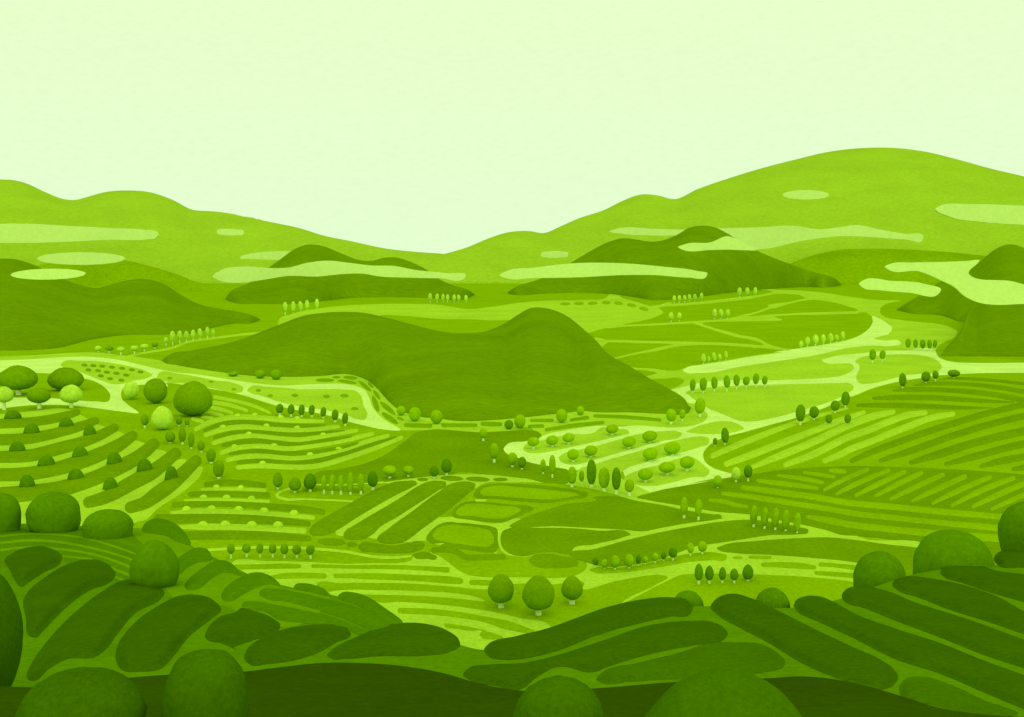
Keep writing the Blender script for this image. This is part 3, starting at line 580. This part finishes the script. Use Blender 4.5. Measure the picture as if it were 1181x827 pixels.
def trees(name, cat, group, phrase, t, data, col, **kw):
    """a line of alike trees, listed from left to right"""
    n = len(data); data = sorted(data, key=lambda q: q[0])
    for i, q in enumerate(data):
        if n == 1: lab = phrase
        elif n == 2: lab = ('left' if i == 0 else 'right') + ' one of the two ' + phrase
        elif i == 0: lab = 'leftmost of the %s' % phrase
        elif i == n-1: lab = 'rightmost of the %s' % phrase
        else: lab = '%s from left of the %s' % (ORD[i], phrase)
        c = q[5] if len(q) > 5 else col
        plant(name, lab, cat, group if n > 1 else None, t, *q[:5], c, **kw)
trees('poplar_tree', 'tree', 'pale poplars on the left path', 'pale slender poplars lining the path under the dark left hill', 'a2',
 [(68,132,30,42,172),(113,105,36,74,163),(162,98,34,62,157),(208,98,32,58,150),(253,90,32,60,137),(300,82,32,66,130),(351,70,30,60,123),(390,80,26,44,116)], 'P', trunk=.2)
trees('round_tree', 'tree', 'small flat crowned trees on the left', 'small flat crowned trees left of the pale poplars', 'a1',
 [(670,187,48,34,213),(745,187,60,34,220,'D'),(824,194,54,34,232),(916,187,52,38,225),(984,175,56,36,207),(1056,162,46,34,192,'D')], 'P')
trees('poplar_tree', 'tree', 'pale poplars behind the big hill', 'pale poplars at the left end of the far meadow', 't2',
 [(350,488,22,46,527),(387,488,22,50,515),(420,483,20,44,508),(450,478,20,44,502),(494,473,20,44,497)], 'P', trunk=.2)
trees('poplar_tree', 'tree', 'tiny pale poplars beyond the big hill', 'tiny pale poplars under the far middle hill', 't2',
 [(1008,443,18,36,467),(1040,445,18,34,467),(1067,446,16,34,467),(1088,446,16,30,468),(1117,448,16,34,468),(1138,448,16,32,467),(1171,449,16,30,468)], 'P', trunk=.2)
trees('poplar_tree', 'tree', 'pale poplars under the far right hill', 'small pale poplars on the path under the far right hill', 'b8',
 [(458,85,26,44,117),(493,83,26,42,115),(529,82,24,42,110),(562,77,26,44,106),(598,75,26,46,102),(644,70,24,50,97)], 'P', trunk=.2)
trees('poplar_tree', 'tree', 'pale poplars at the far path fork', 'pale poplars at the far right path fork', 'b8', [(902,38,32,60,75),(955,37,32,58,67),(1009,34,28,54,62)], 'P', trunk=.2)
trees('poplar_tree', 'tree', 'pale poplar pair on the middle path', 'pale poplars beside the meadow point on the middle path', 'b8', [(437,205,36,56,245),(492,205,32,50,240)], 'P', trunk=.2)
trees('poplar_tree', 'tree', 'pale poplars on the middle path', 'pale poplars further right on the middle path', 'b8', [(733,185,34,60,223),(776,185,34,58,222),(823,184,32,54,217)], 'P', trunk=.2)
trees('poplar_tree', 'tree', 'pale poplars at the end of the road', 'pale poplars at the left tip of the pale road', 'b8', [(656,490,34,64,530),(691,497,26,40,523),(728,482,34,64,515),(767,483,28,46,513),(809,470,28,58,506)], 'Q', trunk=.2)
trees('poplar_tree', 'tree', 'olive green trees along the lower road', 'olive green trees right of the big hill along the road', 'b8',
 [(583,672,40,82,730),(655,667,50,92,730),(731,657,44,84,722),(816,650,46,86,720),(882,640,44,80,705),(948,645,48,62,697),(1014,630,42,74,692),(1074,640,38,62,692)], 'O', trunk=.2)
trees('poplar_tree', 'tree', 'pale poplars above the curving road', 'pale poplars above the curving pale road', 'c1',
 [(377,452,32,46,485),(419,433,36,60,475),(475,420,42,64,466),(528,417,32,62,460),(578,410,36,64,453),(619,410,28,42,440),(661,395,30,58,433)], 'P', trunk=.2)
trees('poplar_tree', 'tree', 'green pair on the right road', 'green trees on the road right of the curving bend', 'c1', [(863,525,46,76,585),(931,525,40,62,577)], 'O', trunk=.18)
trees('poplar_tree', 'tree', 'olive poplars at the dark right hill', 'olive poplars left of the dark right hill', 'c2', [(390,447,36,64,495),(441,450,30,60,497),(490,453,38,62,495),(536,455,32,60,500),(573,452,28,54,500)], 'O', trunk=.18)
trees('round_tree', 'tree', 'dark trees atop the right hand field', 'dark trees along the top edge of the right field', 'c2', [(353,697,50,94,755),(512,675,62,72,718),(577,662,42,58,705),(702,652,82,50,685)], 'X')
trees('round_tree', 'tree', 'dark trees beside the light right rows', 'dark trees above the wide light slanting rows', 'c3', [(726,272,66,120,357),(819,267,66,82,322),(962,223,60,74,275),(1033,174,58,98,237),(920,313,46,62,357),(1048,311,46,64,355)], 'X', trunk=.2)
trees('round_tree', 'tree', 'dark pair at the road bend', 'dark trees where the light right rows begin', 'c3', [(146,466,32,48,502),(213,425,54,110,490)], 'X')
plant('round_tree', 'pale round tree beside a dark one at the field corner', 'tree', None, 'c3', 288,684,64,90,745,'P')
plant('round_tree', 'dark tree right of the pale round tree at the field corner', 'tree', None, 'c3', 370,670,58,92,740,'K')
plant('round_tree', 'mid green round tree lower left of the pale corner tree', 'tree', None, 'c3', 163,735,62,82,785,'M')
plant('round_tree', 'mid green oval tree at the right tip of the big hill', 'tree', None, 'b6', 751,163,72,112,240,'M', trunk=.25)
trees('round_tree', 'tree', 'pair in front of the right end of the big hill', 'green trees under the right end of the big hill', 'b6', [(555,228,72,90,290),(632,222,42,66,270)], 'M', trunk=.28)
orch = [[(b[0]/5.905+520-680)*5.905] + [b[1]] + list(b[2:]) for b in [(562,408,84,64,460),(690,399,86,66,445),(802,381,86,64,428),(832,495,82,76,547),(953,469,92,72,515)]]
orchard = [tuple(q) for q in orch] + [(153,322,88,62,365),(267,408,96,72,455),(409,370,104,74,417),(413,490,106,84,540),(562,450,114,84,500),(380,628,106,82,685),(527,582,114,76,637),(663,549,102,86,610)]
def orow(q): return q in orchard[:3]+[orchard[5]]
r1 = orchard[:3]+[orchard[5]]; r2 = [orchard[3],orchard[4],orchard[6],orchard[7]]; r3 = [orchard[8],orchard[9]]; r4 = orchard[10:]
for nm, r in (('top', r1), ('second', r2), ('third', r3), ('lowest', r4)):
    trees('orchard_tree', 'tree', 'bushy orchard trees on the light strips', 'bushy orchard trees on the %s light strip' % nm, 'b6', r, 'M', tilt=-8, trunk=.22)
trees('round_tree', 'tree', 'round trees at the foot of the big hill', 'trunkless round trees right along the big hill foot', 'b2', [(395,292,62,64,325,'X'),(470,270,78,96,317),(755,232,78,94,280),(882,197,54,62,228)], 'M', trunk=0)
trees('round_tree', 'tree', 'round trees at the bend under the big hill', 'trunkless round trees where the meadow bends under the hill', 'a3', [(725,610,64,64,645),(818,635,84,98,684),(965,652,86,96,702)], 'M', trunk=0)
trees('bush', 'bush', 'bushes on the left foot of the big hill', 'green bushes at the left foot of the big hill', 'a2', [(527,360,74,34,378),(710,362,70,60,392),(818,365,80,68,400)], 'O', trunk=0)
trees('round_tree', 'tree', 'trees across the dark middle field', 'trees on the dark field left of the orchard', 'b2',
 [(221,350,54,74,405),(295,472,66,112,552),(419,525,68,88,582),(484,550,58,78,598,'X'),(628,570,38,92,630),(691,562,46,138,655)], 'M', trunk=.28)
trees('cypress_tree', 'tree', 'upright trees below the orchard', 'upright trees lined up below the orchard', 'b2',
 [(825,637,64,126,718),(890,643,38,80,697),(957,615,68,180,720,'X'),(1043,653,78,150,748),(1126,660,64,160,765,'X'),(1215,708,66,92,778)], 'M', trunk=.33, tilt=0)
trees('cypress_tree', 'tree', 'dark cypresses above the wavy terrace', 'small dark cypresses along the road above the wavy terrace', 'a2',
 [(843,597,50,68,645),(920,602,46,72,652),(992,606,42,78,655),(1061,607,42,72,655),(1140,620,40,70,663),(1220,640,48,76,690),(1288,663,42,82,715)], 'X', tilt=5, trunk=.35)
plant('broad_tree', 'largest flat dark tree at the left edge with square pale trunk', 'tree', None, 'a1', 127,385,262,168,505,'D','egg', trunk=.13, tilt=0)
plant('broad_tree', 'broad dark tree behind a small pale one on the left', 'tree', None, 'a1', 450,392,240,156,474,'D','egg', trunk=0, tilt=0)
plant('broad_tree', 'smaller dark round tree below the largest left one', 'tree', None, 'a1', 268,507,156,106,597,'D', trunk=.18, tilt=0)
plant('broad_tree', 'pale green tree with pale trunk above the left terrace', 'tree', None, 'a1', 487,495,150,128,590,'P','egg', trunk=.18, tilt=0)
plant('broad_tree', 'pale green tree cut by the left edge above the terrace', 'tree', None, 'a1', 30,500,130,112,608,'P','egg', trunk=.18, tilt=0)
plant('broad_tree', 'pale green tree on the road junction left of two dark trees', 'tree', None, 'a1', 897,470,106,118,535,'P', trunk=0, tilt=0)
plant('broad_tree', 'dark round tree left of the biggest round dark tree', 'tree', None, 'a1', 1062,475,160,172,562,'D', trunk=0, tilt=0)
plant('broad_tree', 'biggest round dark tree left of the short light rows', 'tree', None, 'a2', 255,525,258,240,648,'D','egg', trunk=0, tilt=0)
plant('broad_tree', 'pale green rounded tree below the two round dark trees', 'tree', None, 'a1', 1107,658,148,162,742,'P','egg', trunk=0, tilt=0)
plant('round_tree', 'small dark tree left of the pale rounded tree', 'tree', None, 'a1', 987,673,52,80,728,'D', trunk=.3, tilt=0)
trees('round_tree', 'tree', 'trees trailing down beside the left terrace', 'dark trees winding down right of the left terrace', 'a5',
 [(98,318,68,76,360),(157,207,44,58,245),(180,305,50,104,367),(212,217,34,48,248),(240,338,44,106,397),(307,378,50,72,423),(376,442,66,98,497),(428,533,78,118,600)], 'D', trunk=.32)
trees('round_tree', 'tree', 'dark trees left of the slim cypresses', 'trees left of the slim green cypresses', 'a5', [(830,607,66,108,675),(947,637,84,94,698),(1050,617,86,112,690,'K')], 'D', shape='egg', trunk=.22)
trees('cypress_tree', 'tree', 'slim green cypresses in the centre', 'slim green cypresses left of the slanting rows', 'b1', [(199,450,36,108,528),(255,450,40,122,530),(314,452,38,118,535),(379,450,46,140,533),(450,450,46,124,532)], 'M', tilt=2, trunk=.36)
plant('round_tree', 'dark tree right of the slim green cypresses', 'tree', None, 'b1', 531,424,72,116,502,'K','egg', trunk=.3)
trees('round_tree', 'tree', 'wide green trees above the slanting rows', 'wide green trees standing above the slanting rows', 'b1', [(647,370,98,72,423),(773,366,78,60,412)], 'M')
trees('round_tree', 'tree', 'dark egg trees above the slanting rows', 'dark egg shaped trees on the central path', 'b1', [(949,373,62,78,425),(1034,335,74,102,405)], 'K', shape='egg')
trees('round_tree', 'tree', 'lollipop trees on the lower left path', 'lollipop trees with pale trunks on the lower left path', 'a7', [(511,606,54,72,672),(617,602,60,66,665),(708,602,48,76,665),(795,605,52,68,667),(875,608,56,72,670),(959,612,64,68,668),(1052,612,60,72,675)], 'D', trunk=.24)
trees('cypress_tree', 'tree', 'green cypresses below the right field', 'green cypresses below the long right rows', 'c6', [(290,375,52,138,460),(364,387,52,140,472),(437,393,54,140,480),(508,408,56,142,488),(585,423,50,138,500)], 'M', tilt=3, trunk=.3)
trees('cypress_tree', 'tree', 'green cypress pair over the path', 'green cypresses rising over the right of centre path', 'b7', [(761,138,54,128,222),(859,150,50,125,236)], 'M', tilt=2, trunk=.33)
trees('round_tree', 'tree', 'mixed trees along the lower path', 'mixed trees along the path above the three big trees', 'b7',
 [(158,515,44,54,558,'K'),(221,528,48,62,575),(290,515,66,88,578),(385,508,70,90,570),(451,500,36,68,553,'K'),(498,503,40,48,545),(564,483,48,58,537),(622,477,38,50,522,'K'),(685,455,60,70,520,'K'),(805,422,50,74,488),(885,413,64,74,473)], 'M', trunk=.26)
trees('round_tree', 'tree', 'dark trees above the right hillside', 'dark upright trees above the right hillside', 'b7', [(861,585,60,120,672,'X'),(933,592,60,104,668,'K'),(1022,596,50,96,665,'X'),(1102,602,58,84,665,'X'),(1195,586,76,110,650,'K')], 'X', shape='egg', tilt=0, trunk=.28)
plant('big_tree', 'left one of the three big rounded trees with pale trunks', 'tree', 'three big trees in front of the valley', 'd1', 228,238,120,138,330,'D','egg', tilt=0, det=4)
plant('big_tree', 'middle and largest of the three big rounded trees with pale trunks', 'tree', 'three big trees in front of the valley', 'd1', 398,257,150,164,363,'D','egg', tilt=0, trunk=.18, det=4)
plant('big_tree', 'right and smallest of the three big rounded trees with pale trunks', 'tree', 'three big trees in front of the valley', 'd1', 550,236,100,112,313,'D','egg', tilt=0, trunk=.26, det=4)
# domed bushes between the terrace rows
gapn = ['top', 'second', 'third', 'fourth', 'fifth', 'sixth', 'lowest']
tb = [('first', [(88,192,115,57)]), ('second', [(216,293,108,68),(452,248,100,64)]), ('third', [(118,412,108,64),(612,305,88,68)]), ('fourth', [(317,512,118,70),(547,457,110,76)]),
      ('fifth', [(186,660,106,87),(517,607,112,77),(780,503,105,83)]), ('sixth', [(752,672,102,82),(985,553,106,90)]), ('seventh', [(1168,610,92,96)])]
for nm, L in tb:
    for i, (x, b, ww, hh) in enumerate(L):
        pos = 'lone' if len(L) == 1 else 'left' if i == 0 else 'right' if i == len(L)-1 else 'middle'
        plant('bush', '%s dark domed bush in the %s gap between terrace rows' % (pos, nm), 'bush', 'domed bushes between the left terrace rows', 'a4', x, b, ww, hh*2, b, 'K', 'dome', trunk=0, tilt=0)
def bumps(t, pts, w, h, group, phrase, col='Q'):
    n = len(pts)
    for i, (x, y) in enumerate(pts):
        pos = phrase if n == 1 else ('leftmost of the ' if i == 0 else 'rightmost of the ' if i == n-1 else '%s from left of the ' % ORD[i]) + phrase
        plant('bush', pos, 'bush', group, t, x, y+h, w, h*2, y+h, 'R', 'dome', trunk=0, tilt=0)
COLS['R'] = T2
gw = 'low light bushes on the wavy terrace rows'; gs = 'low light bushes on the small terrace'
bumps('a5', [(555,158),(673,153),(850,170),(960,176)], 50, 22, gw, 'low light bushes on the top wavy row')
bumps('a5', [(455,235),(752,226),(960,240)], 46, 22, gw, 'low light bushes on the second wavy row')
bumps('a5', [(632,282),(1138,288)], 46, 22, gw, 'low light bushes on the third wavy row')
bumps('a5', [(535,368),(803,360)], 48, 22, gw, 'low light bushes on the fourth wavy row')
bumps('a5', [(1050,422),(1243,385)], 50, 22, gw, 'low light bushes on the fifth wavy row')
bumps('a5', [(725,480)], 48, 22, gw, 'low light bush alone on the lowest wavy row')
bumps('a7', [(410,170),(578,174)], 50, 24, gs, 'low light bushes on the top light terrace strip')
bumps('a7', [(323,238),(480,238),(650,246)], 56, 28, gs, 'low light bushes on the second light terrace strip')
bumps('a7', [(207,315),(378,312),(562,316),(735,326),(940,342)], 66, 34, gs, 'low light bushes on the third light terrace strip')
bumps('a7', [(318,418),(470,415),(652,417),(830,420)], 76, 40, gs, 'low light bushes on the lowest light terrace strip')
# trees on the near hillside and the knoll
gn = 'large round trees on the near hillside'
kw = dict(surf=SLOPE, tilt=0, det=4)
plant('round_tree', 'large green tree cut by the left edge above the striped plot', 'tree', gn, 'a6', 10,190,268,300,305,'K','bell', trunk=0, **kw)
plant('round_tree', 'largest round green tree above the striped plot on the left', 'tree', gn, 'a6', 370,182,358,290,305,'K','bell', trunk=0, **kw)
plant('round_tree', 'flatter round green tree at the right end of the striped plot', 'tree', gn, 'a6', 737,276,342,236,345,'K','bell', trunk=0, **kw)
plant('oval_tree', 'tall oval lighter green tree standing before the striped plot', 'tree', gn, 'c7', 706,142,226,250,228,'Y','egg', trunk=0, **kw)
plant('round_tree', 'huge dark rounded tree filling the left edge of the frame', 'tree', gn, 'c7', -55,440,335,640,760,'L','oval', trunk=0, **kw)
plant('round_tree', 'round green tree left of the biggest one on the right hillside', 'tree', gn, 'd3', 524,195,234,250,185,'Y','bell', trunk=0, **kw)
plant('round_tree', 'biggest round green tree on the right hillside', 'tree', gn, 'd4', 697,550,540,500,520,'Y','bell', trunk=0, **kw)
plant('round_tree', 'large green tree cut by the right edge of the frame', 'tree', gn, 'd4', 1235,300,450,420,430,'K','bell', trunk=0, **kw)
plant('bush', 'low domed green bush at the right end of the topmost hedge', 'bush', gn, 'd2', 369,345,150,184,275,'Y','bell', trunk=0, **kw)
plant('bush', 'domed green bush between two long dark hedges', 'bush', gn, 'd2', 750,338,166,200,290,'Y','bell', trunk=0, **kw)
gk = 'foreground trees along the bottom of the frame'
kk = dict(surf=KNOLL, tilt=0, det=5)
plant('round_tree', 'left foreground tree with broad rounded top', 'tree', gk, 'c7', 378,815,590,460,1080,'L','oval', trunk=.15, **kk)
plant('round_tree', 'tall rounded foreground tree in front of the dark knoll edge', 'tree', gk, 'c7', 942,755,418,512,1060,'L','block', trunk=.15, **kk)
plant('round_tree', 'rounded foreground tree just right of centre', 'tree', gk, 'd1', 486,845,440,456,1110,'L','oval', trunk=.15, **kk)
plant('round_tree', 'broad cone shaped foreground tree, widest of the front trees', 'tree', gk, 'd2', 530,880,790,600,1200,'J','cone', trunk=.15, **kk)

# ------------------------------------------------------------------ mist banks drifting before the hills
def mist(label, spec, depth, fat=.12):
    V, Dd, f = tri(outline(spec), 5)
    h = max(Dd.max(), 1)*depth/F*fat; n = len(V)
    P = [at_depth(x, y, depth-h) for x, y in V]
    P += [p+Vector((0, 2*h, 0)) for p in P]
    fr = up(f, V); fa = list(fr) + [tuple(q+n for q in reversed(t)) for t in fr]
    edge = {}
    for t in fr:
        for a, b in zip(t, t[1:]+t[:1]): edge[(a, b)] = 1
    fa += [(b, a, a+n, b+n) for a, b in edge if (b, a) not in edge]
    c = sum(P, Vector())/len(P)
    o = link('mist_bank', [p-c for p in P], fa, mat((195,242,104), depth, 'vert', amp=.04), smooth=False); o.location = c
    tag(o, label, 'mist', 'pale mist banks before the hills')
mist('long pale mist bank entering from the left across the left mountain', 't1 -300,272 0,268 100,267 300,277 500,287 650,294 690,298 712,308 718,321 708,333 680,338 500,341 300,350 150,355 0,355 -300,350', 5450)
mist('upper of two pale oval mist banks above the dark left hill', 'e:t1 368,426,402,58', 4200)
mist('lower oval mist bank lying on top of the dark left hill', 'e:t1 218,497,342,50,-1', 1400)
mist('tiny oval mist bank alone on the left mountain', 's:t1 w24 995,304 w30 1045,306 w24 1097,308', 5450)
mist('short mist bank behind the left peak of the middle hill', 's:t2 w14 152,263 w26 200,258 w38 300,255 w40 390,254', 5300)
mist('long wavy mist bank across the front of the middle hill', 't2 22,350 60,320 150,305 300,312 360,310 450,288 540,278 640,288 740,300 840,302 940,320 1080,335 1170,348 1165,356 1050,358 900,355 780,350 700,337 600,340 500,350 360,348 250,365 150,378 60,370', 3200)
mist('small oval mist bank on the slope left of the right dark hill', 's:t3 w24 340,368 w32 391,368 w24 444,368', 5450)
mist('long mist bank behind the right dark hill, trailing to the right', 't3 640,263 680,250 850,252 1000,255 t4 0,355 130,352 250,345 370,360 440,352 510,343 600,360 700,378 775,388 772,403 700,400 550,390 450,387 300,405 110,440 0,425 t3 1000,285 850,282 700,275', 5570)
mist('narrow mist bank crossing in front of the right dark peak', 't3 953,336 990,320 1100,313 t4 0,388 28,396 70,416 112,442 60,443 0,441 t3 1100,348 975,347', 3150)
mist('long mist bank across the front of the right dark hill', 't3 142,462 170,445 300,428 450,410 700,408 900,425 1040,443 1087,457 1080,470 1000,473 850,462 700,462 500,472 300,475 170,475', 3150)
mist('oval mist bank high on the big right mountain', 'e:t4 308,223,186,38', 5450)
mist('pale mist bank leaving the frame on the big right mountain', 't4 826,280 850,265 950,260 1175,266 1400,272 1400,360 1175,343 1000,330 880,310', 5450)
mist('pointed mist bank left of the dark right edge hill', 't4 520,577 540,562 650,565 780,577 845,603 835,617 720,612 600,602 535,592', 1290)
mist('big branching mist bank below the dark peak at the right edge', 'px 1021,308 1028,304.5 1055,302.8 1090,302 1117,301 1130,300.5 1126,305 1119,311 1117,315 1121,319 1130,322 1147,323 1165,324 1181,328 1260,336 1260,352 1181,350.5 1147,351.5 1133,350 1113,341.5 1101,331 1087,324 1060,313 1026,311.5', 1290)
